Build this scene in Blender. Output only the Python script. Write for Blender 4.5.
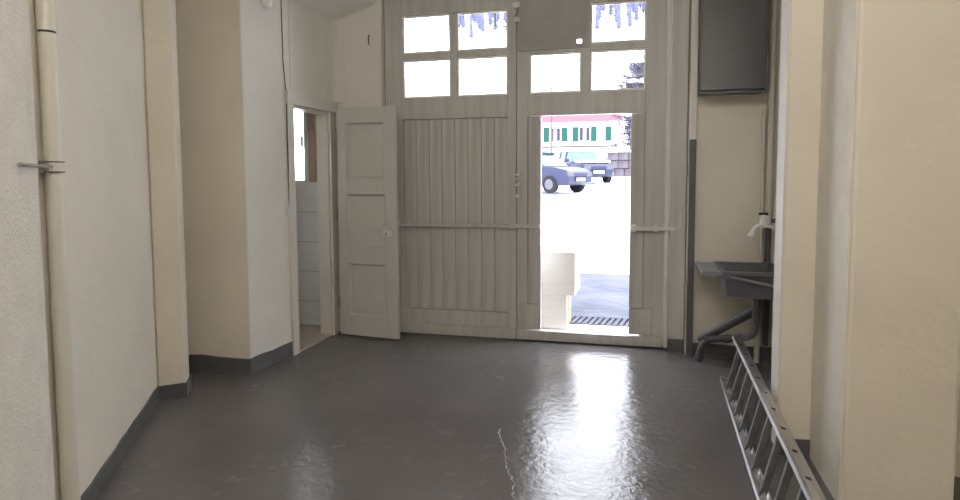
import bpy, bmesh, math, random
from mathutils import Vector, Matrix
random.seed(7)
S = bpy.context.scene
for o in list(bpy.data.objects): bpy.data.objects.remove(o)
COL = S.collection

# ------------------------------------------------------------------ camera
cam_d = bpy.data.cameras.new('camera'); cam = bpy.data.objects.new('camera', cam_d); COL.objects.link(cam)
cam_d.sensor_width = 36.0; cam_d.lens = 638.42 / 960 * 36.0; cam_d.shift_y = -26.35 / 960
cam_d.clip_start = 0.05; cam_d.clip_end = 1000
Rv = Vector((0.96878426, 0.24786476, -0.00448499)); Uv = Vector((-0.01320762, 0.06967116, 0.99748258)); Fv = Vector((-0.24755325, 0.96628618, -0.07077003))
mx = Matrix((Rv, Uv, -Fv)).transposed().to_4x4(); mx.translation = (0, 0, 1.40)
cam.matrix_world = mx
S.camera = cam

# ------------------------------------------------------------------ sky, sun, exposure
w = bpy.data.worlds.new('sky'); S.world = w; w.use_nodes = True
bg = w.node_tree.nodes['Background']
bg.inputs['Color'].default_value = (0.88, 0.915, 1.0, 1); bg.inputs['Strength'].default_value = 7.2
sun_d = bpy.data.lights.new('sun', 'SUN'); sun = bpy.data.objects.new('sun', sun_d); COL.objects.link(sun)
sun_d.energy = 8.0; sun_d.angle = math.radians(0.6); sun_d.color = (1.0, 0.95, 0.88)
sun.location = (0, -20, 20); sun.rotation_euler = (math.radians(48.6), 0, math.radians(4))
vs = S.view_settings
vs.view_transform = 'Standard'; vs.look = 'None'; vs.gamma = 1.0; vs.use_curve_mapping = False; vs.exposure = 0.5
FILL_LAMP = 122.0

# ------------------------------------------------------------------ materials
def nt(m): return m.node_tree.nodes, m.node_tree.links
def mat(name, col, rough=0.6, metal=0.0, var=0.08, vscale=3.0, bump=0.0, bscale=60.0, var2=None, stretch=None, bdist=0.01, spec=0.5):
    m = bpy.data.materials.new(name); m.use_nodes = True; n, l = nt(m)
    b = n['Principled BSDF']; b.inputs['Roughness'].default_value = rough; b.inputs['Metallic'].default_value = metal
    b.inputs['Specular IOR Level'].default_value = spec
    tc = n.new('ShaderNodeTexCoord'); mp = n.new('ShaderNodeMapping'); l.new(tc.outputs['Object'], mp.inputs['Vector'])
    if stretch: mp.inputs['Scale'].default_value = stretch
    ns = n.new('ShaderNodeTexNoise'); ns.inputs['Scale'].default_value = vscale; ns.inputs['Detail'].default_value = 6
    l.new(mp.outputs['Vector'], ns.inputs['Vector'])
    cr = n.new('ShaderNodeValToRGB'); c2 = var2 or tuple(c * (1 - var) for c in col); c1 = col if var2 else tuple(min(1, c * (1 + var * .6)) for c in col)
    cr.color_ramp.elements[0].position = .35; cr.color_ramp.elements[1].position = .65
    cr.color_ramp.elements[0].color = (*c2, 1); cr.color_ramp.elements[1].color = (*c1, 1)
    l.new(ns.outputs['Fac'], cr.inputs['Fac']); l.new(cr.outputs['Color'], b.inputs['Base Color'])
    if bump:
        nb = n.new('ShaderNodeTexNoise'); nb.inputs['Scale'].default_value = bscale; nb.inputs['Detail'].default_value = 5
        l.new(mp.outputs['Vector'], nb.inputs['Vector'])
        bp = n.new('ShaderNodeBump'); bp.inputs['Strength'].default_value = bump; bp.inputs['Distance'].default_value = bdist
        l.new(nb.outputs['Fac'], bp.inputs['Height']); l.new(bp.outputs['Normal'], b.inputs['Normal'])
    return m
M = {}
M['plaster'] = mat('cream plaster', (.72, .66, .56), .75, var=.05, vscale=1.6, bump=.35, bscale=22, bdist=.012)
M['rough'] = mat('rough pale plaster', (.74, .695, .61), .8, var=.05, vscale=10, bump=.4, bscale=80, bdist=.012)
M['white'] = mat('white plaster', (.70, .67, .605), .7, var=.05, vscale=2, bump=.25, bscale=30)
M['bouncewhite'] = mat('bounce-lightened white plaster', (.84, .82, .77), .8, var=.03, vscale=2, bump=.2, bscale=30)  # soffit plaster lightened in place of bounced light
M['ceil'] = mat('ceiling plaster', (.70, .67, .60), .8, var=.05, vscale=2, bump=.2, bscale=30)
M['doorpaint'] = mat('worn cream door paint', (.50, .485, .455), .45, var=.10, vscale=2.2, bump=.12, bscale=8, stretch=(9, 9, .5), bdist=.006)
M['plankpaint'] = mat('worn cream plank paint', (.495, .48, .45), .5, var=.16, vscale=2.0, bump=.25, bscale=7, stretch=(10, 10, .45), bdist=.006)
M['boardpaint'] = mat('greyed board paint', (.37, .36, .34), .6, var=.14, vscale=2.5, bump=.1, bscale=20)
M['leafpaint'] = mat('cream gloss paint', (.56, .54, .505), .38, var=.05, vscale=3, bump=.05, bscale=14)
M['framepaint'] = mat('pale frame paint', (.66, .635, .575), .4, var=.05, vscale=3, bump=.05, bscale=14)
M['beadbloom'] = mat('bloom-lightened cream bead', (.86, .82, .72), .4, var=.03)  # lighter than the frames to imitate bloom around the panes
M['basegrey'] = mat('grey baseboard paint', (.105, .105, .107), .38, var=.2, vscale=5, bump=.25, bscale=20)
M['greypaint'] = mat('dark grey paint', (.095, .092, .095), .45, var=.15, vscale=4, bump=.05)
M['cab'] = mat('grey lacquered steel', (.085, .083, .085), .33, var=.12, vscale=1.2)
M['plastic'] = mat('grey basin plastic', (.085, .088, .102), .38, var=.08, vscale=5)
M['plastic_l'] = mat('light grey plastic', (.19, .195, .21), .4, var=.08, vscale=5)
M['pvc'] = mat('dark grey drain pipe', (.065, .066, .073), .4, var=.1)
M['pipecream'] = mat('cream pipe paint', (.63, .595, .51), .38, var=.05, vscale=6, bump=.05, bscale=20)
M['dark'] = mat('dark joint', (.03, .028, .026), .8)
M['steel'] = mat('zinc steel', (.42, .41, .40), .4, metal=.9, var=.2, vscale=20)
M['chrome'] = mat('white enamelled brass', (.74, .73, .70), .25, var=.05)
M['alu'] = mat('brushed aluminium', (.62, .62, .64), .34, metal=1.0, var=.22, vscale=8, bump=.1, bscale=40, stretch=(6, .6, 6))
M['rung'] = mat('shade-toned aluminium rung', (.20, .20, .21), .45, metal=.8, var=.25, vscale=14)  # darker than the rails: shade on the rung faces put into the colour
M['tile'] = mat('white wall tile', (.66, .67, .68), .18, var=.03)
M['grout'] = mat('grey grout', (.33, .32, .31), .9)
M['tanwall'] = mat('tan plaster', (.42, .33, .26), .8, var=.06, bump=.2, bscale=25)
M['bathfloor'] = mat('beige floor tile', (.50, .44, .36), .35, var=.08, vscale=4)
M['upvc'] = mat('white window plastic', (.60, .60, .60), .35, var=.03)
M['woodwhite'] = mat('white painted crate wood', (.90, .87, .84), .55, var=.06, vscale=3, bump=.1, bscale=10, stretch=(.6, 5, 5))
M['woodraw'] = mat('raw crate edge wood', (.40, .19, .10), .7, var=.2, vscale=6, stretch=(1, 1, 8))
M['snow'] = mat('snow', (.86, .88, .92), .7, var=.04, vscale=.5, bump=.4, bscale=2.2, bdist=.12)
M['shadeslush'] = mat('shadow-toned wet snow', (.072, .076, .100), .85, var=.25, vscale=1.3, bump=.5, bscale=7, bdist=.04, var2=(.036, .039, .056), spec=.2)  # dark blue tone carries the building's shadow on the forecourt
M['iron'] = mat('cast iron', (.05, .05, .05), .6, metal=.3, var=.2)
M['pink'] = mat('pink render', (.30, .05, .065), .85, var=.05, vscale=.5, spec=.08)
M['housewhite'] = mat('off white render', (.80, .74, .70), .85, var=.05, vscale=.5)
M['shutter'] = mat('green shutter paint', (.006, .032, .028), .7, var=.1, spec=.08)
M['pane'] = mat('dark house pane', (.02, .02, .032), .3, var=.1, spec=.08)
M['stone'] = mat('garden wall stone', (.05, .045, .055), .85, var=.3, vscale=2, bump=.5, bscale=8, spec=.08)
M['carpaint'] = mat('blue grey car paint', (.018, .02, .042), .35, var=.05, spec=.08)
M['carglass'] = mat('car window glass', (.035, .06, .068), .15, var=.1, spec=.08)
M['tyre'] = mat('tyre rubber', (.012, .012, .014), .9, spec=.05)
M['hub'] = mat('wheel alloy', (.05, .05, .06), .6, spec=.1, metal=0)
M['bark'] = mat('bark', (.05, .042, .05), .9, var=.3)
M['twig'] = mat('bare frosted twigs', (.05, .045, .07), .9, var=.3, vscale=2, spec=.08)
M['needle'] = mat('snowy conifer needles', (.05, .052, .10), .9, var=.3, vscale=.4, var2=(.09, .094, .16), spec=.08)
M['roofsnow'] = M['snow']
M['crack'] = mat('chipped pale concrete', (.42, .40, .38), .8, var=.3, vscale=30)

def glass(name):
    m = bpy.data.materials.new(name); m.use_nodes = True; n, l = nt(m)
    n.remove(n['Principled BSDF']); out = n['Material Output']
    t = n.new('ShaderNodeBsdfTransparent'); t.inputs['Color'].default_value = (.93, .95, .95, 1)
    g = n.new('ShaderNodeBsdfGlossy'); g.inputs['Roughness'].default_value = .03
    fr = n.new('ShaderNodeFresnel'); fr.inputs['IOR'].default_value = 1.45
    mixs = n.new('ShaderNodeMixShader'); l.new(fr.outputs[0], mixs.inputs[0]); l.new(t.outputs[0], mixs.inputs[1]); l.new(g.outputs[0], mixs.inputs[2])
    l.new(mixs.outputs[0], out.inputs['Surface']); return m
M['glass'] = glass('window glass')

def emis(name, col, s):
    m = bpy.data.materials.new(name); m.use_nodes = True; n, l = nt(m)
    b = n['Principled BSDF']; b.inputs['Base Color'].default_value = (.9, .9, .9, 1)
    b.inputs['Emission Color'].default_value = (*col, 1); b.inputs['Emission Strength'].default_value = s; return m
M['tube'] = emis('added fluorescent fill tube', (1.0, .95, .88), FILL_LAMP)

def floor_mat():
    m = bpy.data.materials.new('glossy grey floor paint'); m.use_nodes = True; n, l = nt(m); b = n['Principled BSDF']
    tc = n.new('ShaderNodeTexCoord')
    def noise(sc, det=6, rgh=.55, src=None):
        x = n.new('ShaderNodeTexNoise'); x.inputs['Scale'].default_value = sc; x.inputs['Detail'].default_value = det; x.inputs['Roughness'].default_value = rgh
        l.new(src or tc.outputs['Object'], x.inputs['Vector']); return x
    def ramp(src, p0, c0, p1, c1):
        r = n.new('ShaderNodeValToRGB'); r.color_ramp.elements[0].position = p0; r.color_ramp.elements[1].position = p1
        r.color_ramp.elements[0].color = (*c0, 1); r.color_ramp.elements[1].color = (*c1, 1); l.new(src, r.inputs['Fac']); return r
    base = ramp(noise(1.1).outputs['Fac'], .3, (.103, .096, .097), .7, (.135, .126, .127))
    # worn pale scuffs
    sc = ramp(noise(11, 10, .72).outputs['Fac'], .565, (0, 0, 0), .70, (1, 1, 1))
    area = ramp(noise(.9, 3).outputs['Fac'], .46, (0, 0, 0), .58, (1, 1, 1))
    mul = n.new('ShaderNodeMath'); mul.operation = 'MULTIPLY'; l.new(sc.outputs['Color'], mul.inputs[0]); l.new(area.outputs['Color'], mul.inputs[1])
    mul2 = n.new('ShaderNodeMath'); mul2.operation = 'MULTIPLY'; l.new(mul.outputs[0], mul2.inputs[0]); mul2.inputs[1].default_value = .32
    mix = n.new('ShaderNodeMixRGB'); mix.inputs['Color2'].default_value = (.30, .295, .30, 1)
    l.new(mul2.outputs[0], mix.inputs['Fac']); l.new(base.outputs['Color'], mix.inputs['Color1']); l.new(mix.outputs['Color'], b.inputs['Base Color'])
    rr = ramp(noise(4.5, 8, .65).outputs['Fac'], .3, (.11,) * 3, .75, (.28,) * 3)
    l.new(rr.outputs['Color'], b.inputs['Roughness'])
    h1 = noise(20, 5); h2 = noise(3.0, 3); h3 = noise(90, 3)
    a = n.new('ShaderNodeMath'); a.operation = 'MULTIPLY_ADD'; l.new(h2.outputs['Fac'], a.inputs[0]); a.inputs[1].default_value = 1.2; l.new(h1.outputs['Fac'], a.inputs[2])
    a2 = n.new('ShaderNodeMath'); a2.operation = 'MULTIPLY_ADD'; l.new(h3.outputs['Fac'], a2.inputs[0]); a2.inputs[1].default_value = .15; l.new(a.outputs[0], a2.inputs[2])
    bp = n.new('ShaderNodeBump'); bp.inputs['Strength'].default_value = .27; bp.inputs['Distance'].default_value = .012; b.inputs['Specular IOR Level'].default_value = .34
    l.new(a2.outputs[0], bp.inputs['Height']); l.new(bp.outputs['Normal'], b.inputs['Normal'])
    return m
M['floor'] = floor_mat()

# ------------------------------------------------------------------ mesh helpers (all coordinates in metres, world axes)
class MB:
    def __init__(s): s.bm = bmesh.new()
    def box(s, x0, x1, y0, y1, z0, z1, T=None):
        v = [Vector((x, y, z)) for z in (z0, z1) for y in (y0, y1) for x in (x0, x1)]
        if T: v = [T @ p for p in v]
        b = [s.bm.verts.new(p) for p in v]
        for f in ((0, 2, 3, 1), (4, 5, 7, 6), (0, 1, 5, 4), (2, 6, 7, 3), (0, 4, 6, 2), (1, 3, 7, 5)): s.bm.faces.new([b[i] for i in f])
        return s
    def prism(s, pts, z0, z1, T=None):
        n = len(pts); lo = [Vector((p[0], p[1], z0)) for p in pts]; hi = [Vector((p[0], p[1], z1)) for p in pts]
        if T: lo = [T @ p for p in lo]; hi = [T @ p for p in hi]
        a = [s.bm.verts.new(p) for p in lo]; b = [s.bm.verts.new(p) for p in hi]
        s.bm.faces.new(a[::-1]); s.bm.faces.new(b)
        for i in range(n): s.bm.faces.new([a[i], a[(i + 1) % n], b[(i + 1) % n], b[i]])
        return s
    def loops(s, rings, cap=True):
        R = [[s.bm.verts.new(p) for p in r] for r in rings]; n = len(R[0])
        for a, b in zip(R, R[1:]):
            for i in range(n): s.bm.faces.new([a[i], a[(i + 1) % n], b[(i + 1) % n], b[i]])
        if cap: s.bm.faces.new(R[0][::-1]); s.bm.faces.new(R[-1])
        return s
    def tube(s, pts, r, seg=12, cap=True):
        pts = [Vector(p) for p in pts]; rs = r if isinstance(r, (list, tuple)) else [r] * len(pts); rings = []; prev = None
        for i, p in enumerate(pts):
            d = (pts[min(i + 1, len(pts) - 1)] - pts[max(i - 1, 0)]).normalized()
            if prev is None: prev = d.orthogonal().normalized()
            u = (prev - d * prev.dot(d)).normalized(); prev = u; v = d.cross(u)
            rings.append([p + (u * math.cos(t) + v * math.sin(t)) * rs[i] for t in (2 * math.pi * k / seg for k in range(seg))])
        return s.loops(rings, cap)
    def lathe(s, prof, c, seg=16):
        return s.loops([[Vector((c[0] + r * math.cos(t), c[1] + r * math.sin(t), c[2] + z)) for t in (2 * math.pi * k / seg for k in range(seg))] for r, z in prof])
    def obj(s, name, m, parent=None, at=None, bevel=0, smooth=False, **tags):
        bm = s.bm; bmesh.ops.recalc_face_normals(bm, faces=bm.faces)
        vs_ = [v.co for v in bm.verts]; lo = Vector([min(c[i] for c in vs_) for i in range(3)]); hi = Vector([max(c[i] for c in vs_) for i in range(3)])
        org = Vector(at) if at else Vector(((lo.x + hi.x) / 2, (lo.y + hi.y) / 2, lo.z))
        for v in bm.verts: v.co = v.co - org
        if smooth:
            for f in bm.faces: f.smooth = True
            for e in bm.edges:
                if len(e.link_faces) == 2 and e.calc_face_angle(0) > .7: e.smooth = False
        me = bpy.data.meshes.new(name); bm.to_mesh(me); bm.free()
        for x in (m if isinstance(m, (list, tuple)) else [m]): me.materials.append(M[x])
        o = bpy.data.objects.new(name, me); COL.objects.link(o)
        o['worg'] = list(org)
        if parent:
            o.parent = parent; o.location = org - Vector(parent['worg'])
        else: o.location = org
        if bevel:
            bv = o.modifiers.new('bevel', 'BEVEL'); bv.width = bevel; bv.segments = 2; bv.limit_method = 'ANGLE'
        for k, v in tags.items(): o[k] = v
        return o
def B(*a, **k): return MB().box(*a, **k)
def empty(name, loc, **tags):
    o = bpy.data.objects.new(name, None); COL.objects.link(o); o.location = loc; o['worg'] = list(loc); o.empty_display_size = .1
    for k, v in tags.items(): o[k] = v
    return o
def copy_tree(o, delta, parent=None, **tags):
    c = o.copy(); COL.objects.link(c)
    if parent: c.parent = parent
    else: c.location = o.location + Vector(delta)
    for k, v in tags.items(): c[k] = v
    for ch in list(o.children): copy_tree(ch, (0, 0, 0), c)
    return c
ST = dict(kind='structure')

# ------------------------------------------------------------------ room shell
CEIL = 3.20
B(-4.4, 2.4, -2.7, 5.62, -.15, 0).obj('floor', 'floor', **ST, label='glossy grey painted concrete floor, worn and cracked', category='floor')
B(-4.4, 2.4, -2.7, 5.62, CEIL, 3.42).obj('ceiling', 'ceil', **ST, label='cream ceiling slab over the garage', category='ceiling')
# side recess with the doorway
XL = -2.69
wl = MB()
wl.prism([(-2.80, 4.06), (-2.725, 3.962), (XL, 4.49), (XL, 4.535), (-2.80, 4.535)], 0, CEIL); wl.box(XL - .09, XL, 5.15, 5.42, 0, CEIL); wl.box(XL - .09, XL, 4.535, 5.15, 1.99, CEIL)
wl.obj('wall_left', 'white', bevel=.008, **ST, label='pale plaster side wall around the open inner doorway', category='wall')
MB().prism([(-3.6, 3.962), (-2.725, 3.962), (-2.80, 4.06), (-3.6, 4.06)], 0, CEIL).obj('wall_left_alcove', 'plaster', bevel=.012, **ST, label='cream alcove wall beside the inner doorway, facing into the room', category='wall')
bk = MB(); bk.box(XL, -2.245, 5.30, 5.60, 0, CEIL)
bk.obj('wall_back', 'white', **ST, label='narrow pale wall behind the open panelled door', category='wall')
# rounded plaster fillet in the corner, and recess ceiling
R0 = .10; fil = [(XL, 5.30)] + [(XL + R0 - R0 * math.cos(t), 5.30 - R0 + R0 * math.sin(t)) for t in [i * math.pi / 16 for i in range(9)]]
MB().prism(fil, 2.085, 2.84).obj('trim_1', 'white', smooth=True, **ST, label='rounded plaster corner above the inner door', category='trim')
cz = MB(); cz.loops([[Vector((XL, y, z)) for y, z in ((4.06, 2.80), (5.30, 2.80), (5.30, 2.90), (4.06, 2.90))],
                     [Vector((-2.29, y, z)) for y, z in ((4.06, 2.925), (5.30, 2.925), (5.30, 3.0), (4.06, 3.0))]])
cz.obj('ceiling_recess', 'bouncewhite', **ST, label='low sloping plaster soffit above the inner doorway', category='ceiling')
# splayed near-left wall
dv = Vector((-.5, .866, 0)); nv = Vector((.866, .5, 0)); Bp = Vector((-2.98, 3.345, 0)); Cp = Vector((-2.845, 3.435, 0))
Dp = Cp + dv * .16
q = Bp - dv * 2.6
MB().prism([(p.x, p.y) for p in (q, Bp + dv * .70, Bp + dv * .70 - nv * .15, q - nv * .15)], 0, CEIL).obj('wall_left_front', 'plaster', **ST, label='long cream plaster wall carrying the fat pipe', category='wall')
MB().prism([(p.x, p.y) for p in (Bp, Cp, Dp, Bp + dv * .16)], 0, CEIL).obj('wall_left_pier', 'plaster', bevel=.012, **ST, label='shallow plaster pier at the far end of the pipe wall', category='wall')
# near-left rough pier next to the pipe
p0 = Bp - dv * 1.83
pr = [p0, p0 + nv * .02 - dv * .02, p0 + nv * .055 - dv * .075, p0 + nv * .075 - dv * .16, p0 + nv * .075 - dv * .205, p0 + nv * .09 - dv * .26, p0 + nv * .09 - dv * .8, p0 - dv * .8]
MB().prism([(p.x, p.y) for p in pr], 0, CEIL).obj('wall_left_pillar', 'rough', smooth=True, **ST, label='rough rounded plaster pillar beside the fat pipe', category='wall')
# unseen rest of the room behind the camera
B(-1.85, -1.70, -2.7, 1.12, 0, CEIL).obj('wall_left_rear', 'plaster', **ST, label='cream left wall of the rear part of the garage', category='wall')
B(-1.70, 2.25, -2.7, -2.55, 0, CEIL).obj('wall_rear', 'plaster', **ST, label='cream rear wall of the garage', category='wall')
B(2.25, 2.4, -2.7, 3.6, 0, CEIL).obj('wall_right_rear', 'plaster', **ST, label='cream right rear wall', category='wall')
# right side: sink niche, partition and pillar
B(.335, 1.25, 5.22, 5.60, 0, CEIL).obj('wall_right_back', 'plaster', **ST, label='plain wall behind the grey sink', category='wall')
B(.965, 1.25, 3.60, 5.22, 0, CEIL).obj('wall_right_niche', 'white', **ST, label='side wall of the sink niche', category='wall')
B(.675, .828, 3.42, 3.60, 0, CEIL).obj('wall_right_partition', 'plaster', bevel=.01, **ST, label='thin partition end between sink niche and pillar', category='wall')
B(.828, 1.245, 2.91, 3.60, 0, CEIL).obj('wall_right_pillar', 'plaster', bevel=.018, **ST, label='broad cream plaster pillar on the ladder side', category='wall')
B(.8215, .8285, 2.925, 3.42, 0, CEIL).obj('trim_2', 'rough', **ST, label='rough plaster flank of the broad pillar, paler for the daylight on it', category='trim')  # paler than the pillar, standing for daylight from the doors
B(1.245, 2.25, 3.35, 3.6, 0, CEIL).obj('wall_right_recess', 'plaster', **ST, label='set-back wall past the broad pillar', category='wall')
B(.6685, .6755, 3.425, 3.60, .1, CEIL).obj('trim_3', 'white', **ST, label='end edge of the thin partition, whitened for the light on it', category='trim')  # whiter colour imitates light catching this edge
# baseboards (painted grey skirting, slightly wavy top)
def skirt(name, a, b, h=.09, t=.010, label='', ext=0):
    a = Vector(a); b = Vector(b); d = (b - a).normalized(); n = Vector((d.y, -d.x, 0)); L = (b - a).length; k = max(2, int(L / .12)); rings = []
    for i in range(k + 1):
        p = a + d * (L * i / k); hh = h + random.uniform(-.006, .006)
        rings.append([p + n * .0, p + n * t, p + n * t + Vector((0, 0, hh)), p + Vector((0, 0, hh))])
    m = MB(); m.loops(rings); return m.obj(name, 'basegrey', **ST, label=label, category='baseboard')
skirt('baseboard_left_front', q + dv * .9, Bp, .092, label='grey baseboard along the pipe wall')
skirt('baseboard_left_pier', Bp + dv * .01, Cp + nv * .01, .092, label='grey baseboard across the shallow pier')
skirt('baseboard_left_pier_side', Cp, Dp, .092, label='grey baseboard on the side of the shallow pier')
skirt('baseboard_left_alcove', (-3.25, 3.962, 0), (-2.725 + .008, 3.962, 0), .115, label='dark grey baseboard of the alcove')
skirt('baseboard_left', (-2.7255, 3.955, 0), (XL, 4.46, 0), .115, label='grey baseboard leading to the inner doorway')
skirt('baseboard_right_back', (.385, 5.22, 0), (.965, 5.22, 0), .10, label='dark grey baseboard below the sink')
skirt('baseboard_right_niche', (.965, 5.22, 0), (.965, 3.60, 0), .10, label='dark grey baseboard on the niche side wall')
skirt('baseboard_right_partition', (.672, 3.42, 0), (.8215, 3.42, 0), .09, label='dark grey baseboard of the thin partition')

# crack in the floor paint
fl = bpy.data.objects['floor']
ck = MB(); pts = [(-.76, 3.40), (-.745, 3.305), (-.70, 3.20), (-.676, 3.137), (-.66, 3.05), (-.63, 2.97), (-.614, 2.918), (-.575, 2.83), (-.557, 2.777), (-.55, 2.70), (-.521, 2.645), (-.51, 2.5)]
fine = []
for (x0, y0), (x1, y1) in zip(pts, pts[1:]):
    for i in range(5):
        t = i / 5; fine.append((x0 + (x1 - x0) * t + random.uniform(-.008, .008), y0 + (y1 - y0) * t))
ck.loops([[Vector((x - w_, y, .0002)), Vector((x + w_, y, .0002)), Vector((x + w_, y, .0012)), Vector((x - w_, y, .0012))] for x, y, w_ in ((x, y, random.uniform(.001, .004)) for x, y in fine)])
ck.obj('crack', 'crack', parent=fl, label='pale chipped crack in the grey floor paint')

# ------------------------------------------------------------------ inner doorway frame and leaf
fr = empty('door_frame', (XL, 4.86, 0), label='pale painted wooden frame around the inner doorway', category='door frame')
B(XL, XL + .022, 4.465, 4.545, 0, 2.075).obj('casing', 'framepaint', fr, bevel=.004)
B(XL, XL + .022, 5.147, 5.215, 0, 2.075).obj('casing', 'framepaint', fr, bevel=.004)
B(XL, XL + .026, 4.455, 5.27, 1.985, 2.085).obj('head_casing', 'framepaint', fr, bevel=.004)
B(XL - .11, XL, 4.535, 4.546, 0, 1.985).obj('jamb', 'framepaint', fr)
B(XL - .11, XL, 5.13, 5.15, 0, 1.985).obj('jamb', 'framepaint', fr)
B(XL - .11, XL, 4.546, 5.13, 1.965, 1.985).obj('head_jamb', 'framepaint', fr)
B(XL - .11, XL + .01, 4.547, 5.13, .0, .014).obj('threshold', 'bathfloor', fr)

# panelled leaf, swung open against the garage door
ha = Vector((-2.622, 5.172, 0)); hb = Vector((-2.030, 5.090, 0)); du = (hb - ha).normalized(); dn = Vector((du.y, -du.x, 0))
T = Matrix(((du.x, -dn.x, 0, ha.x), (du.y, -dn.y, 0, ha.y), (0, 0, 1, 0), (0, 0, 0, 1)))   # local x along leaf, local y away from viewer
leaf = empty('door_1', tuple(ha), kind='structure', label='cream panelled inner door standing open against the garage doors', category='door')
LW = .588; z0, z1 = .012, 2.018; pans = [(.187, .660), (.795, 1.270), (1.400, 1.888)]; pxa, pxb = .088, .476
def L(name, a, b, c, d, y0=0.0, y1=.036, m='leafpaint', bev=.002, parent=leaf): return B(a, b, y0, y1, c, d, T=T).obj(name, m, parent, bevel=bev)
L('stile', 0, pxa, z0, z1); L('stile', pxb, LW, z0, z1)
zz = [z0] + [v for p in pans for v in p] + [z1]
for i in range(0, len(zz), 2): L('rail', pxa, pxb, zz[i], zz[i + 1])
for a, b in pans:
    pn = L('panel', pxa - .005, pxb + .005, a - .005, b + .005, .022, .030)
    mo = MB()
    rg = [[T @ Vector((x, y, z)) for x, z in ((pxa + i, a + i), (pxb - i, a + i), (pxb - i, b - i), (pxa + i, b - i))] for i, y in ((-.006, -.004), (.004, -.005), (.008, .004), (.022, .0215), (.022, .024), (-.006, .024))]
    mo.loops(rg + [rg[0]], cap=False).obj('moulding', 'leafpaint', pn)
lk = L('lock_case', .467, .555, .905, .968, -.028, -.001, 'chrome', .004)
MB().tube([T @ Vector(p) for p in ((.50, -.03, .985), (.50, -.055, .985), (.47, -.058, .984), (.405, -.056, .978))], .009).obj('handle', 'chrome', lk, smooth=True)
MB().tube([T @ Vector(p) for p in ((.50, -.001, .985), (.50, -.032, .985))], .02).obj('rose', 'chrome', lk, smooth=True)
L('keyhole', .492, .500, .915, .94, -.030, -.027, 'dark', 0, lk)
for z in (.25, 1.05, 1.75): MB().tube([T @ Vector((-.012, .004, z)), T @ Vector((-.012, .004, z + .10))], .008).obj('hinge', 'steel', leaf, smooth=True)

# ------------------------------------------------------------------ washroom beyond the doorway
wb = MB(); YB = 5.42
wb.box(-4.25, -3.80, YB, 5.60, 0, CEIL); wb.box(-3.80, -3.045, YB, 5.60, 0, 1.32); wb.box(-3.80, -3.045, YB, 5.60, 2.45, CEIL); wb.box(-3.045, XL - .0, YB, 5.60, 0, CEIL)
wroom = wb.obj('wall_washroom_back', 'tanwall', **ST, label='tan washroom wall with white tiles and a window', category='wall')
B(-4.4, -4.25, 3.962, 5.60, 0, CEIL).obj('wall_washroom_side', 'tanwall', **ST, label='far side wall of the washroom', category='wall')
B(-4.25, -3.60, 3.962, 4.06, 0, CEIL).obj('wall_washroom_front', 'tanwall', **ST, label='front wall of the washroom', category='wall')
B(-4.25, XL - .11, 4.06, YB, 0, .010).obj('floor_washroom', 'bathfloor', **ST, label='beige washroom floor', category='floor')
B(-4.25, XL - .09, YB - .004, YB, .012, 1.375).obj('grout', 'grout', wroom)
rows = [.014, .245, .53, .81, 1.09, 1.375]
for ra, rb in zip(rows, rows[1:]):
    for k in range(3): B(-4.25 + .49 * k + .002, -4.25 + .49 * (k + 1) - .002, YB - .011, YB - .004, ra + .003, rb - .003).obj('tile', 'tile', wroom, bevel=.0015)
wn = empty('window_1', (-3.43, 5.46, 1.32), kind='structure', label='white framed washroom window seen through the doorway', category='window')
for n_, a in (('frame_jamb', (-3.80, -3.75, 1.32, 2.45)), ('frame_jamb', (-3.085, -3.045, 1.32, 2.45)), ('frame_sill', (-3.75, -3.085, 1.32, 1.39)), ('frame_head', (-3.75, -3.085, 2.40, 2.45))):
    B(a[0], a[1], 5.41, 5.48, a[2], a[3]).obj(n_, 'upvc', wn, bevel=.004)
B(-3.75, -3.085, 5.44, 5.446, 1.39, 2.40).obj('pane', 'glass', wn)
B(-3.10, -3.088, 5.385, 5.41, 1.70, 1.80).obj('handle', 'upvc', wn)
B(-3.82, -3.03, 5.395, 5.42, 1.29, 1.32).obj('window_sill', 'upvc', wn)

# ------------------------------------------------------------------ garage doors
YD = 5.36
def G(par, name, x0, x1, z0, z1, y0=YD, y1=YD + .055, m='doorpaint', bev=.003): return B(x0, x1, y0, y1, z0, z1).obj(name, m, par, bevel=bev)
WZ = [(2.105, 2.438), (2.492, 2.818)]
d1 = empty('door_2', (-1.645, YD, 0), kind='structure', label='plank garage door leaf with four window panes', category='garage door')
G(d1, 'stile', -2.238, -2.074, .012, 3.12); G(d1, 'stile', -1.125, -1.052, .012, 3.12)
G(d1, 'rail', -2.074, -1.125, .108, .235); G(d1, 'rail', -2.074, -1.125, 1.92, WZ[0][0]); G(d1, 'rail', -2.074, -1.125, WZ[1][1], 3.12)
G(d1, 'kick_board', -2.238, -1.052, .012, .105, YD - .014, YD - .0005)
G(d1, 'glazing_bar', -1.630, -1.575, WZ[0][0], WZ[1][1], YD + .004); 
for xa, xb in ((-2.074, -1.630), (-1.575, -1.125)):
    G(d1, 'glazing_bar', xa, xb, WZ[0][1], WZ[1][0], YD + .004)
    for a, b in WZ:
        pn = G(d1, 'pane', xa + .001, xb - .001, a + .001, b - .001, YD + .030, YD + .034, 'glass', 0)
        bd = MB()
        for (p, q_, r, s_) in ((xa, xa + .018, a, b), (xb - .018, xb, a, b), (xa + .018, xb - .018, a, a + .018), (xa + .018, xb - .018, b - .018, b)): bd.box(p, q_, YD + .012, YD + .029, r, s_)
        bd.obj('glazing_bead', 'beadbloom', pn, bevel=.006)
npk = 8; pw = (2.072 - 1.127) / npk
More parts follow.
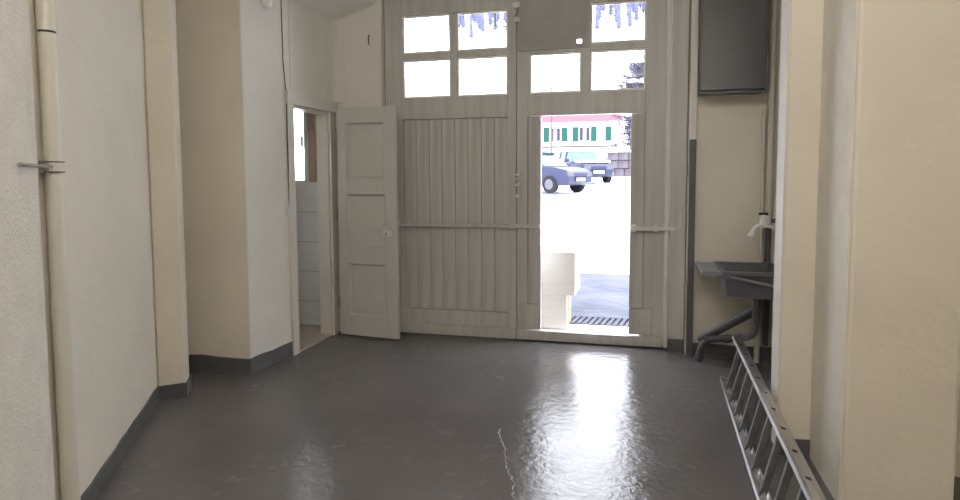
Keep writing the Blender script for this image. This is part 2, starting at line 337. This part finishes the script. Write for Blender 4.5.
for k in range(npk):
    xa = -2.072 + k * pw; dy = random.uniform(0, .0015); g = (.0016, .0008, .0022, .0012)[k % 4]
    G(d1, 'plank', xa + g, xa + pw - g, .238, 1.917, YD + .014 + dy, YD + .036 + dy, 'plankpaint', .0012)
G(d1, 'backing', -2.074, -1.125, .235, 1.92, YD + .042, YD + .052, 'dark', 0)

d2 = empty('door_3', (-.44, YD, 0), kind='structure', label='garage door leaf with the open wicket and three clear panes', category='garage door')
G(d2, 'stile', -1.046, -.955, .012, 3.12); G(d2, 'stile', .007, .166, .012, 3.12)
G(d2, 'wicket_jamb', -.950, -.842, .325, 1.918, YD + .006, YD + .055, 'plankpaint'); G(d2, 'wicket_jamb', -.106, .003, .325, 1.918, YD + .006, YD + .055, 'plankpaint')
G(d2, 'corner_plate', -1.030, -.842, .106, .322, YD - .006, YD + .055, 'plankpaint'); G(d2, 'corner_plate', -.106, .083, .106, .322, YD - .006, YD + .055, 'plankpaint')
G(d2, 'kick_board', -1.046, .166, .012, .092, YD - .014, YD + .05)
G(d2, 'rail', -.955, .007, 1.922, WZ[0][0]); G(d2, 'rail', -.955, .007, WZ[1][1], 3.12)
G(d2, 'glazing_bar', -.507, -.440, WZ[0][0], WZ[1][1], YD + .004)
G(d2, 'glazing_bar', -.955, -.507, WZ[0][1], WZ[1][0], YD + .004); G(d2, 'glazing_bar', -.440, .007, WZ[0][1], WZ[1][0], YD + .004)
G(d2, 'glazing_stop', -.955, -.942, WZ[0][0], WZ[0][1], YD + .004)
for xa, xb in ((-.942, -.507), (-.440, .007)):
    for i, (a, b) in enumerate(WZ):
        if xa < -.9 and i == 1: continue
        pn = G(d2, 'pane', xa + .001, xb - .001, a + .001, b - .001, YD + .030, YD + .034, 'glass', 0)
        bd = MB()
        for (p, q_, r, s_) in ((xa, xa + .018, a, b), (xb - .018, xb, a, b), (xa + .018, xb - .018, a, a + .018), (xa + .018, xb - .018, b - .018, b)): bd.box(p, q_, YD + .012, YD + .029, r, s_)
        bd.obj('glazing_bead', 'beadbloom', pn, bevel=.006)
hb_ = MB(); x0, x1, za, zb = -1.04, -.447, 2.462, 2.95; hx0, hx1, hz0, hz1 = -.545, -.505, 2.497, 2.532
hb_.box(x0, hx0, YD - .014, YD - .001, za, zb); hb_.box(hx1, x1, YD - .014, YD - .001, za, zb); hb_.box(hx0, hx1, YD - .014, YD - .001, za, hz0); hb_.box(hx0, hx1, YD - .014, YD - .001, hz1, zb)
hb_.obj('blanking_board', 'boardpaint', d2, label='greyed board with a small square hole covering one pane')
for par, nm, a in ((d1, 'leak_strip', (-2.238, -1.052, 0, .10)), (d2, 'leak_strip', (-1.046, .166, 0, .088)), (d1, 'leak_strip', (-1.10, -1.050, .10, 3.12)), (d2, 'leak_strip', (-1.0495, -.930, .088, 3.12)), (d2, 'leak_strip', (-.02, .06, .088, 2.1)), (d2, 'leak_strip', (-.93, -.02, 1.926, 1.965))):
    G(par, nm, a[0], a[1], a[2], a[3], YD + .0556, YD + .075, 'doorpaint', 0)  # backing added behind the seams to stop daylight leaking through
B(.150, .205, 5.44, 5.60, 0, 3.125).obj('trim_7', 'doorpaint', **ST, label='stop added behind the garage leaf to block leaking daylight', category='trim')  # unseen stops added at both door edges to close light leaks
B(-2.2384, -2.18, 5.44, 5.60, 0, 3.125).obj('trim_8', 'doorpaint', **ST, label='stop added behind the hinge side of the plank leaf against light leaks', category='trim')
# bolt hardware on the meeting stile
bo = empty('door_bolt', (-1.035, YD, 1.25), label='painted iron bolt on the stile beside the wicket', category='bolt')
MB().tube([(-1.035, YD - .016, 1.22), (-1.035, YD - .016, 1.44)], .007).obj('rod', 'framepaint', bo, smooth=True)
for z in (1.25, 1.345, 1.43): B(-1.058, -1.012, YD - .026, YD, z - .011, z + .011).obj('keeper', 'framepaint', bo, bevel=.004)
MB().tube([(-1.035, YD - .02, 1.385), (-1.035, YD - .055, 1.39), (-1.075, YD - .06, 1.395)], .007).obj('knob', 'framepaint', bo, smooth=True)
tb = empty('top_bolt', (-1.045, YD, 2.70), label='small bolt high up where the garage leaves meet', category='bolt')
MB().tube([(-1.045, YD - .022, 2.70), (-1.045, YD - .022, 2.99)], .008).obj('rod', 'framepaint', tb, smooth=True)
B(-1.07, -1.02, YD - .036, YD - .0142, 2.70, 2.735).obj('keeper', 'framepaint', tb, bevel=.004); B(-1.075, -1.015, YD - .04, YD - .0142, 2.82, 2.86).obj('keeper', 'framepaint', tb, bevel=.004)
MB().tube([(-1.045, YD - .03, 2.80), (-1.03, YD - .06, 2.775), (-1.045, YD - .066, 2.745)], .009).obj('hook', 'steel', tb, smooth=True)
# locking bars
lb = empty('locking_bar', (-1.5, YD - .03, .97), label='flat painted bar spanning the planks of the garage door', category='bar')
B(-2.225, -.848, YD - .030, YD - .018, .976, 1.008).obj('bar', 'doorpaint', lb, bevel=.003)
for x in (-2.12, -1.085): B(x - .018, x + .018, YD - .040, YD - .0005, .962, 1.022).obj('bracket', 'doorpaint', lb, bevel=.004)
lb2 = empty('locking_bar', (.08, YD - .03, .97), label='short painted bar with an end hook beside the open wicket', category='bar')
B(-.095, .245, YD - .064, YD - .050, .974, 1.006).obj('bar', 'framepaint', lb2, bevel=.003)
for x in (-.07, .10): B(x - .016, x + .016, YD - .068, YD - .0005, .962, 1.018).obj('bracket', 'framepaint', lb2, bevel=.004)
MB().tube([(.245, YD - .057, .99), (.275, YD - .07, .99), (.285, YD - .075, 1.03), (.282, YD - .075, 1.12)], .007).obj('hook', 'framepaint', lb2, smooth=True)
# jamb, draw rod and post on the sink side
B(.205, .328, 5.30, 5.60, 0, CEIL).obj('trim_4', 'doorpaint', bevel=.004, **ST, label='cream timber jamb between garage door and sink niche', category='trim')
rd = empty('draw_rod', (.185, YD, .02), label='long vertical draw rod along the garage door edge', category='rod')
B(.172, .198, YD - .038, YD - .01, .015, 3.12).obj('rod', 'framepaint', rd, bevel=.003)
for z in (.6, 1.62, 2.6): B(.168, .203, YD - .046, YD - .038, z, z + .05).obj('guide', 'framepaint', rd, bevel=.003)
pr_ = empty('post', (.36, 5.2, 0), kind='structure', label='slim post painted dark grey below and cream above', category='post'); pr_.name = 'trim_5'
B(.335, .385, 5.165, 5.2195, 1.69, CEIL).obj('upper_post', 'framepaint', pr_, bevel=.003); B(.338, .387, 5.162, 5.2195, 0, 1.69).obj('lower_post', 'greypaint', pr_, bevel=.003)
B(-2.2445, -2.2385, 5.37, 5.60, 0, CEIL).obj('trim_6', 'dark', **ST, label='dark strip for the shaded gap beside the plank garage leaf', category='trim')  # solid strip coloured dark to read as a shaded gap
B(-2.245, .328, 5.37, 5.60, 3.125, CEIL).obj('wall_back_lintel', 'plaster', **ST, label='lintel over the garage doors', category='wall')
B(.205, .332, 5.285, 5.2995, 0, .10).obj('baseboard_right', 'basegrey', **ST, label='dark base of the timber jamb', category='baseboard')

# ------------------------------------------------------------------ sink niche
cb = empty('wall_cabinet', (.60, 5.1, 2.0), label='dark grey wall cabinet above the sink', category='cabinet')
B(.392, .835, 4.99, 5.2195, 2.02, 3.0).obj('body', 'cab', cb, bevel=.004)
B(.392, .835, 4.968, 4.989, 2.03, 3.0).obj('door', 'cab', cb, bevel=.004)
B(.385, .842, 4.96, 4.995, 2.008, 2.0195).obj('bottom_edge', 'plastic', cb, bevel=.002)
# sink
sk = empty('utility_sink', (.64, 4.87, .52), label='grey plastic utility sink with a drainer lip', category='sink')
sx0, sx1, sy0, sy1, sz = .398, .935, 4.585, 5.15, .76; bx0 = .525
rim = MB()
rim.box(bx0, sx1, sy0, sy0 + .03, sz - .03, sz); rim.box(bx0, sx1, sy1 - .03, sy1, sz - .03, sz); rim.box(bx0, bx0 + .03, sy0 + .03, sy1 - .03, sz - .03, sz); rim.box(sx1 - .03, sx1, sy0 + .03, sy1 - .03, sz - .03, sz)
rim.obj('rim', 'plastic', sk, bevel=.006)
def rect(x0, x1, y0, y1, z): return [Vector((x0, y0, z)), Vector((x1, y0, z)), Vector((x1, y1, z)), Vector((x0, y1, z))]
bs = MB(); bs.loops([rect(bx0 + .028, sx1 - .028, sy0 + .028, sy1 - .028, sz - .004), rect(bx0 + .05, sx1 - .05, sy0 + .045, sy1 - .05, .590), rect(bx0 + .04, sx1 - .04, sy0 + .035, sy1 - .04, .577), rect(bx0 + .018, sx1 - .018, sy0 + .018, sy1 - .018, sz - .02)], cap=False)
bs.bm.verts.ensure_lookup_table(); v_ = bs.bm.verts; bs.bm.faces.new([v_[i] for i in (4, 5, 6, 7)]); bs.bm.faces.new([v_[i] for i in (8, 9, 10, 11)])
bs.obj('basin', 'plastic', sk, bevel=.006)
dr = MB(); dr.box(sx0, bx0, sy0 + .01, sy1, sz - .022, sz - .012); dr.box(sx0, bx0, sy0, sy0 + .014, sz - .034, sz - .002); dr.box(sx0, sx0 + .012, sy0 + .014, sy1, sz - .03, sz - .004)
for k in range(4): dr.box(sx0 + .03 + k * .028, sx0 + .038 + k * .028, sy0 + .03, sy1 - .03, sz - .012, sz - .007)
dr.obj('drainer', 'plastic_l', sk, bevel=.002)
MB().tube([(.56, sy0 - .012, .728), (.74, sy0 - .012, .692), (.93, sy0 - .012, .655)], .010).obj('support_rod', 'plastic_l', sk, smooth=True)
B(.545, .575, sy0 - .022, sy0 + .03, .700, .732).obj('bracket', 'plastic', sk, bevel=.004)
MB().lathe([(.03, 0), (.03, .035), (.045, .045), (.045, .06)], (.80, 4.90, .518)).obj('drain', 'pvc', sk, smooth=True)
# drain pipe
dp = empty('drain_pipe', (.60, 4.98, 0), label='dark grey waste pipe bending from the sink to the floor', category='pipe')
def arc(pts, n=5):
    out = []
    for i in range(len(pts)):
        if 0 < i < len(pts) - 1:
            a, b, c = map(Vector, pts[i - 1:i + 2]); r = min(.08, (b - a).length * .45, (c - b).length * .45); s = b + (a - b).normalized() * r; e = b + (c - b).normalized() * r
            for k in range(n + 1):
                t = k / n; out.append(s * (1 - t) ** 2 + b * 2 * t * (1 - t) + e * t * t)
        else: out.append(Vector(pts[i]))
    return out
MB().tube(arc([(.80, 4.90, .516), (.80, 4.92, .24), (.455, 5.02, .18), (.415, 5.05, .0)]), .026).obj('waste_pipe', 'pvc', dp, smooth=True)
MB().tube(arc([(.80, 4.93, .44), (.72, 4.97, .375), (.43, 5.08, .16)]), .034).obj('branch_pipe', 'pvc', dp, smooth=True)
MB().tube([(.60, 4.978, .203), (.635, 4.968, .2085)], .032).obj('coupling', 'pvc', dp, smooth=True)
MB().tube([(.46, 5.03, .20), (.49, 5.012, .183)], .033).obj('coupling', 'pvc', dp, smooth=True)
# supply pipes
sp = empty('supply_pipe', (.915, 5.17, 1.0), label='vertical supply pipe, cream above and grey below, beside the tap', category='pipe')
MB().tube([(.913, 5.182, 1.02), (.913, 5.182, 3.19)], .025).obj('upper_pipe', 'pipecream', sp, smooth=True)
MB().tube([(.913, 5.182, .12), (.913, 5.182, 1.02)], .022).obj('lower_pipe', 'greypaint', sp, smooth=True)
cp = MB().tube([(.868, 5.195, .10), (.868, 5.195, 1.9)], .012); cp.obj('conduit', 'pipecream', smooth=True, label='thin cream conduit beside the supply pipe', category='conduit')
up = MB().tube([(.845, 5.12, .0), (.845, 5.12, .53)], .020); up.obj('riser_pipe', 'pipecream', smooth=True, label='cream riser pipe standing under the sink', category='pipe')
# tap
tp = empty('tap', (.965, 5.0, 1.0), label='pale water tap on a bent arm above the sink', category='tap')
MB().tube(arc([(.966, 4.95, .985), (.905, 4.97, 1.045), (.79, 4.95, 1.055), (.755, 4.94, .985)]), .013).obj('spout', 'chrome', tp, smooth=True)
MB().tube([(.762, 4.942, .998), (.751, 4.939, .972)], .017).obj('nozzle', 'chrome', tp, smooth=True)
MB().lathe([(.022, 0), (.026, .03), (.014, .05), (.012, .08)], (.84, 4.96, 1.05)).obj('valve_body', 'chrome', tp, smooth=True)
vh = MB().tube([(.808, 4.96, 1.135), (.872, 4.96, 1.135)], .010); vh.obj('handle', 'dark', tp, smooth=True)
MB().tube([(.90, 4.97, 1.085), (.955, 4.97, 1.090)], .016).obj('coupling', 'dark', tp, smooth=True)

# ------------------------------------------------------------------ ladder lying on edge
ld = empty('ladder', (.55, 3.4, 0), label='aluminium ladder lying on its edge beside the partition', category='ladder')
e1 = Vector((.239, 0, .971)); e2 = Vector((.971, 0, -.239)); e3 = Vector((.020, 1, 0)).normalized()
o0 = Vector((.468, 1.85, .0155)); LL = 2.71
TL = Matrix((( e2.x, e3.x, e1.x, o0.x), (e2.y, e3.y, e1.y, o0.y), (e2.z, e3.z, e1.z, o0.z), (0, 0, 0, 1)))   # local x depth, y along, z across
def rail(zb, sgn):
    m = MB(); web = (zb, zb + .004) if sgn > 0 else (zb + .018, zb + .022)
    m.box(0, .056, 0, LL, web[0], web[1], T=TL); m.box(0, .004, 0, LL, zb, zb + .022, T=TL); m.box(.052, .056, 0, LL, zb, zb + .022, T=TL)
    return m.obj('rail', 'alu', ld)
ry = [4.337 - .238 * k - 1.85 for k in range(10)]
r_lo = rail(0, 1); r_hi = rail(.303, -1)
for y in ry:
    m = MB(); m.box(.013, .043, y - .014, y + .014, .004, .321, T=TL); m.obj('rung', 'rung', ld, bevel=.003)
    m = MB(); m.prism([(.012, 0), (.046, 0), (.029, .032)], y - .018, y - .0145, T=TL @ Matrix(((1, 0, 0, 0), (0, 0, 1, 0), (0, 1, 0, .004), (0, 0, 0, 1)))); m.obj('gusset', 'alu', ld)
    m = MB(); m.box(.018, .038, y - .012, y + .012, .3252, .3258, T=TL); m.obj('rung_end', 'dark', r_hi)
for zb in (-.002, .301): B(-.002, .058, LL - .005, LL + .022, zb + .0035, zb + .0255, T=TL).obj('end_cap', 'plastic_l', ld, bevel=.003)

# ------------------------------------------------------------------ fat pipe on the near-left wall
pc = Bp - dv * 1.70 + nv * .036
fp = empty('downpipe', (pc.x, pc.y, 0), label='fat cream pipe running up the wall beside the rough pillar', category='pipe')
def up_pipe(name, a, b, r, m, par=fp): return MB().tube([(pc.x, pc.y, a), (pc.x, pc.y, b)], r, 20).obj(name, m, par, smooth=True)
up_pipe('lower_length', 0, .945, .0315, 'pipecream'); up_pipe('middle_length', .945, 1.93, .030, 'pipecream'); up_pipe('upper_length', 1.938, CEIL - .005, .0315, 'pipecream'); up_pipe('joint', 1.929, 1.939, .0285, 'dark')
cl = up_pipe('clamp', 1.432, 1.466, .0345, 'pipecream')
up_pipe('clamp_edge', 1.4645, 1.4685, .0350, 'dark', cl); up_pipe('clamp_edge', 1.428, 1.432, .0350, 'dark', cl)
for s in (0, 1): B(pc.x - .012 + .016 * s, pc.x + .000 + .016 * s, pc.y - .052, pc.y - .032, 1.425 + .012 * s, 1.470 - .010 * s).obj('clamp_bolt', 'steel', cl, bevel=.002)
rs_ = pc - dv * .050 + nv * .010; re_ = Bp - dv * 2.16 + nv * .098
MB().tube([(rs_.x, rs_.y, 1.448), (re_.x, re_.y, 1.448)], .006).obj('clamp_rod', 'steel', smooth=True, label='short steel rod tying the fat pipe clamp to the rough pillar', category='rod')

# ------------------------------------------------------------------ cable, switch, lamp holder, hook on the recess walls
MB().tube([(XL + .006, 4.423, 2.79), (XL + .006, 4.43, 2.3), (XL + .006, 4.462, 2.06), (XL + .006, 4.468, 1.19)], .0035, 6).obj('cable', 'dark', label='thin dark cable running down beside the inner doorway', category='cable')
sw = empty('light_switch', (XL + .01, 4.46, 1.11), label='small white switch box at the end of the dark cable', category='switch')
B(XL, XL + .03, 4.432, 4.486, 1.115, 1.185).obj('box', 'chrome', sw, bevel=.004); B(XL + .03, XL + .037, 4.45, 4.468, 1.135, 1.165).obj('rocker', 'framepaint', sw, bevel=.002)
lh = empty('lamp_holder', (XL + .08, 4.10, 2.60), label='small white lamp holder high on the doorway wall', category='lamp holder')
MB().lathe([(.008, 0), (.03, .012), (.042, .05), (.045, .11), (.03, .14)], (XL + .075, 4.12, 2.615)).obj('shade', 'chrome', lh, smooth=True)
MB().tube([(XL, 4.12, 2.73), (XL + .08, 4.12, 2.745)], .014).obj('arm', 'chrome', lh, smooth=True)
MB().tube([(-2.357, 5.30, 2.66), (-2.357, 5.285, 2.655), (-2.357, 5.283, 2.60), (-2.357, 5.288, 2.575)], .005, 6).obj('wall_hook', 'dark', label='tiny dark hook on the narrow wall beside the garage leaf', category='hook')

# ------------------------------------------------------------------ unseen ceiling tube lamps, added to fill the room with light
def fill_tube_lamp(x, y, label):
    t = empty('fill_tube_lamp', (x, y, CEIL - .12), label=label, category='lamp', group='added ceiling fill lamps')
    B(x - .66, x + .66, y - .05, y + .05, CEIL - .05, CEIL - .0005).obj('housing', 'chrome', t, bevel=.004)
    MB().tube([(x - .60, y, CEIL - .085), (x + .60, y, CEIL - .085)], .018).obj('tube', 'tube', t, smooth=True)
    for s in (-1, 1): B(x + s * .62 - .018, x + s * .62 + .018, y - .02, y + .02, CEIL - .11, CEIL - .05).obj('socket', 'chrome', t)
fill_tube_lamp(-.45, 1.0, 'unseen fill tube lamp added on the ceiling closer to the garage doors')
fill_tube_lamp(.3, -1.0, 'unseen fill tube lamp added on the ceiling closer to the rear wall')

# ------------------------------------------------------------------ outside: snowy yard, street and hillside
def prof(y):
    K = [(5.6, 0), (9.3, .0), (12, .12), (20, .55), (27, .93), (31, 1.15), (33.5, 1.35), (45, 2.2), (60, 3.6), (80, 7.5), (110, 17), (150, 33), (220, 66)]
    for (a, b), (c, d) in zip(K, K[1:]):
        if y <= c: t = max(0, (y - a) / (c - a)); return b + (d - b) * t
    return K[-1][1]
gm = MB(); ys = [5.6, 5.9, 6.3, 7, 8, 9, 9.5, 10.5, 12, 14, 17, 20, 23, 25, 27, 29, 31, 33.5, 38, 45, 52, 60, 70, 80, 95, 110, 130, 150, 185, 220]; xs = [-140, -90, -60, -40, -30, -22, -16, -12, -9, -7, -5, -3.5, -2.2, -1, 0, 1, 2.5, 5, 9, 15, 25, 40, 70]
grid = [[gm.bm.verts.new((x, y, prof(y) + (random.uniform(-.03, .03) if y > 7 else 0) * min(1, y / 40))) for x in xs] for y in ys]
for j in range(len(ys) - 1):
    for i in range(len(xs) - 1):
        f = gm.bm.faces.new([grid[j][i], grid[j][i + 1], grid[j + 1][i + 1], grid[j + 1][i]]); f.smooth = True
gm.obj('ground', 'snow', **ST, label='snow covered yard and hillside outside', category='ground')
sl = MB(); rr_ = []
for y in (6.30, 7, 8, 9, 9.35):
    rr_.append([Vector((-3.2, y, .004)), Vector((2.4, y, .004)), Vector((2.4, y, .012 + random.uniform(0, .006))), Vector((-3.2, y, .012 + random.uniform(0, .006)))])
sl.loops(rr_).obj('forecourt', 'shadeslush', **ST, label='slushy forecourt with the garage shadow put into its dark colour', category='ground')
B(-2.3, .4, 5.61, 5.93, .0, .035).obj('doorstep', 'housewhite', bevel=.006, **ST, label='pale concrete doorstep outside the wicket', category='step')
# drain grate
dg = empty('drain_grate', (-.6, 6.08, 0), label='iron drain grate in front of the wicket', category='grate')
B(-1.8, .35, 5.935, 6.30, .003, .010).obj('channel', 'dark', dg)
B(-1.8, .35, 5.935, 5.955, .010, .04).obj('frame_bar', 'shadeslush', dg); B(-1.8, .35, 6.255, 6.30, .010, .04).obj('frame_bar', 'shadeslush', dg)
for k in range(38):
    x = -1.78 + k * .056
    Tb = Matrix.Translation((x, 0, 0)); m = MB(); m.prism([(0, 5.955), (.036, 5.955), (.076, 6.255), (.04, 6.255)], .010, .038, T=Tb); m.obj('bar', 'shadeslush', dg)
# crates
def crate(name, x0, x1, y0, y1, z0, z1, label, rim):
    c = empty(name, ((x0 + x1) / 2, (y0 + y1) / 2, z0), label=label, category='crate'); t = .018
    B(x0, x1, y0, y0 + t, z0, z1).obj('front_board', 'woodwhite', c, bevel=.002); B(x0, x1, y1 - t, y1, z0, z1).obj('back_board', 'woodwhite', c, bevel=.002)
    B(x0, x0 + t, y0 + t, y1 - t, z0, z1).obj('side_board', 'woodwhite', c, bevel=.002)
    B(x1 - t, x1, y0 + t, y1 - t, z0, z1 - .0).obj('side_board', rim, c, bevel=.002)
    B(x0 + t, x1 - t, y0 + t, y1 - t, z0 + .001, z0 + t).obj('bottom_board', 'woodwhite', c)
    B(x0 - .004, x1 + .004, y0 - .004, y1 + .004, z1, z1 + .014).obj('lid', 'woodwhite', c, bevel=.002)
    return c
crate('crate', -1.10, -.655, 5.69, 6.02, .041, .340, 'lower white crate with a raw wood side outside the wicket', 'woodraw')
crate('crate', -1.15, -.578, 5.645, 6.08, .356, .728, 'upper larger white crate stacked outside the wicket', 'woodwhite')

# iron bracket on the outside of the doors
ob = empty('iron_bracket', (-1.27, 5.63, 2.85), label='thin dark bent iron bracket outside the upper pane', category='bracket')
MB().tube([(-1.323, 5.75, 3.16), (-1.323, 5.75, 2.775), (-1.18, 5.75, 2.765)], .010, 8).obj('rod', 'iron', ob)
MB().tube([(-1.323, 5.755, 3.14), (-1.323, 5.59, 3.14)], .012, 8).obj('wall_arm', 'iron', ob)
# house across the street
hs = empty('house', (-14, 63, 3.6), label='pink and white house with green shutters across the street', category='house')
hx0, hx1, hy = -26, -2.4, 60.0
B(hx0, hx1, hy, hy + 9, 3.2, 6.55).obj('wall', 'housewhite', hs); B(hx0, hx1, hy, hy + 9, 6.55, 8.2).obj('upper_wall', 'pink', hs)
B(hx0 - .2, hx1 + .2, hy - .12, hy, 4.20, 4.40).obj('ledge', 'stone', hs)
rf = MB(); rf.loops([[Vector((x, hy - .8, 8.2)), Vector((x, hy + 9.8, 8.2)), Vector((x, hy + 4.5, 11.2))] for x in (hx0 - .6, hx1 + .6)]); rf.obj('roof', 'snow', hs)
for xc in (-8.05, -5.35, -2.9 - .0, -11.2, -14.3, -17.4, -20.5):
    if xc > -3: continue
    zb, zt = 4.78, 6.10
    f_ = B(xc - .55, xc + .55, hy - .05, hy - .005, zb, zt).obj('window', 'housewhite', hs)
    for s in (-1, 1): B(xc + s * .29 - .17, xc + s * .29 + .17, hy - .06, hy - .051, zb + .05, zt - .05).obj('pane', 'pane', f_)
    for s in (-1, 1): B(xc + s * .85 - .28, xc + s * .85 + .28, hy - .09, hy - .005, zb - .02, zt + .02).obj('shutter', 'shutter', hs)
for s in (-3.15,): B(s - .35, s + .25, hy - .09, hy - .005, 4.76, 6.12).obj('shutter', 'shutter', hs)
# street pole
MB().tube([(-4.88, 34.8, prof(34.8) - .1), (-4.88, 34.8, 8.5)], .05, 8).obj('street_pole', 'stone', label='thin dark street pole in front of the pink house', category='pole')
# stone garden wall with tree
gw = empty('garden_wall', (0, 36, 1.5), label='low grey stone garden wall topped with snow beneath the bare tree', category='wall')
random.seed(3)
for r in range(3):
    x = -1.95
    if r == 0: B(-1.94, 2.4, 35.12, 35.58, 1.3, 2.76).obj('mortar_core', 'bark', gw)
    while x < 2.2:
        w_ = random.uniform(.35, .75); B(x + .015, x + w_ - .015, 35.0 + random.uniform(-.03, .03), 35.6, 1.45 + r * .44, 1.45 + r * .44 + .41).obj('stone', 'stone', gw, bevel=.03); x += w_
B(-1.97, 2.5, 34.95, 35.7, 2.77, 2.88).obj('snow_cap', 'snow', gw, bevel=.04)
def tree(name, base, h, spread, n, label, seed, m='twig'):
    random.seed(seed); t = empty(name, tuple(base), label=label, category='tree')
    base = Vector(base); tk = MB(); tk.tube([base, base + Vector((.05, 0, h * .4)), base + Vector((0, .05, h * .8))], [.14, .10, .05], 8); tk.obj('trunk', 'bark', t)
    cr = MB()
    for i in range(n):
        z = random.uniform(.18, 1.0) * h; a = random.uniform(0, 6.283); rad = spread * (1 - abs(z / h - .5) * .9) * random.uniform(.5, 1.05)
        s = base + Vector((0, 0, z * .85)); e = base + Vector((math.cos(a) * rad, math.sin(a) * rad, z + random.uniform(-.2, .3))); mid = (s + e) / 2 + Vector((0, 0, .15))
        cr.tube([s, mid, e], [.05, .04, .02], 4)
        for k in range(7):
            p = s.lerp(e, random.uniform(.3, 1)); q2 = p + Vector((random.uniform(-.4, .4), random.uniform(-.4, .4), random.uniform(-.25, .4))); cr.tube([p, q2], [.035, .016], 3)
    cr.obj('crown', m, t, kind='stuff'); return t
tree('bare_tree', (-.10, 37.8, 1.6), 6.6, 2.0, 330, 'bare frosted tree behind the stone garden wall', 5)

# parked cars
def car(loc, rot, label, snow, paint='carpaint'):
    c = empty('car', tuple(loc), label=label, category='car', group='cars parked across the yard'); TT = Matrix.Translation(loc) @ Matrix.Rotation(rot, 4, 'Z')
    def sect(x, pts): return [TT @ Vector((x, y, z)) for y, z in pts]
    def body_sect(x, w_, zb, zt): return sect(x, [(-w_, zb + .1), (-w_ * .96, zb), (w_ * .96, zb), (w_, zb + .1), (w_, zt - .18), (w_ * .9, zt), (-w_ * .9, zt), (-w_, zt - .18)])
    MB().loops([body_sect(x, w_, zb, zt) for x, w_, zb, zt in ((-2.1, .72, .45, .95), (-1.95, .84, .30, 1.02), (-1.0, .88, .26, 1.04), (.6, .88, .26, 1.02), (1.5, .86, .27, .96), (1.95, .80, .32, .86), (2.08, .70, .42, .76))]).obj('body', paint, c, smooth=True)
    def cab(x, w_, z): return sect(x, [(-w_, 1.0), (w_, 1.0), (w_ * .84, z), (-w_ * .84, z)])
    MB().loops([cab(-1.95, .78, 1.03), cab(-1.7, .80, 1.5), cab(-.3, .80, 1.56), cab(.25, .79, 1.50), cab(1.0, .76, 1.03)]).obj('cabin', 'carglass', c)
    rp = B(-1.72, .28, -.66, .66, 1.50, 1.60, T=TT); rp.obj('roof', 'snow' if snow else paint, c, bevel=.03)
    for x in (-1.66, -.62, .10):
        for s in (-1, 1): MB().tube([TT @ Vector((x, s * .80, 1.0)), TT @ Vector((x, s * .68, 1.52))], .035, 6).obj('pillar', paint, c)
    if snow: B(1.0, 1.85, -.7, .7, .93, 1.04, T=TT).obj('bonnet_snow', 'snow', c, bevel=.03)
    for x in (-1.35, 1.3):
        for s in (-1, 1):
            wh = MB().tube([TT @ Vector((x, s * .70, .33)), TT @ Vector((x, s * .90, .33))], .33, 18).obj('wheel', 'tyre', c, smooth=True)
            MB().tube([TT @ Vector((x, s * .89, .33)), TT @ Vector((x, s * .912, .33))], .20, 12).obj('hub_cap', 'hub', wh)
    for s in (-1, 1):
        B(1.97, 2.09, s * .55 - .16, s * .55 + .16, .62, .78, T=TT).obj('headlight', 'hub', c, bevel=.02)
        B(.62, .78, s * .98 - .1, s * .98 + .1, 1.0, 1.14, T=TT).obj('mirror', paint, c, bevel=.02)
    B(2.03, 2.10, -.34, .34, .45, .62, T=TT).obj('grille', 'tyre', c); B(2.075, 2.112, -.26, .26, .46, .56, T=TT).obj('number_plate', 'housewhite', c)
    return c
car((-4.05, 25.2, prof(25.2)), math.radians(-32), 'dark blue grey car with its front turned to the garage', False)
car((-3.0, 31.0, prof(31.0)), math.radians(-60), 'snow-topped car parked behind the blue grey car', True)

# conifers on the hill
def conifer(base, h, r):
    t = empty('conifer', tuple(base), label='slim snowy blue conifer in the forest on the white hillside', category='tree', group='conifers on the hillside'); base = Vector(base)
    MB().tube([base - Vector((0, 0, .5)), base + Vector((0, 0, h * .9))], [.22, .05], 6).obj('trunk', 'bark', t)
    cr = MB(); n = 14
    for k in range(10):
        z = h * (.10 + .085 * k); rr = r * (1 - k / 11.0) * random.uniform(.85, 1.1); ring = []
        for i in range(n):
            a = 2 * math.pi * i / n; q2 = rr * (1 if i % 2 else .55) * random.uniform(.8, 1.1); ring.append(base + Vector((math.cos(a) * q2, math.sin(a) * q2, z - .35 * q2)))
        cr.loops([ring, [base + Vector((math.cos(2 * math.pi * i / n) * .05, math.sin(2 * math.pi * i / n) * .05, z + h * .15)) for i in range(n)]])
    cr.obj('crown', 'needle', t); return t
random.seed(11)
c0 = conifer((-40, 168, prof(168)), 10.0, .95); first = c0.location.copy()
spots = [(-40, 168)]
for k in range(76):
    for _ in range(400):
        y = random.triangular(152, 200, 176); u = random.uniform(-.305, -.205) if k % 2 else random.uniform(-.085, .012)
        if all(math.hypot(u * y - a, y - b) > 2.5 for a, b in spots): spots.append((u * y, y)); break
for x, y in spots[1:]: copy_tree(c0, Vector((x, y, prof(y))) - first)
for o in bpy.data.objects:
    if 'worg' in o: del o['worg']
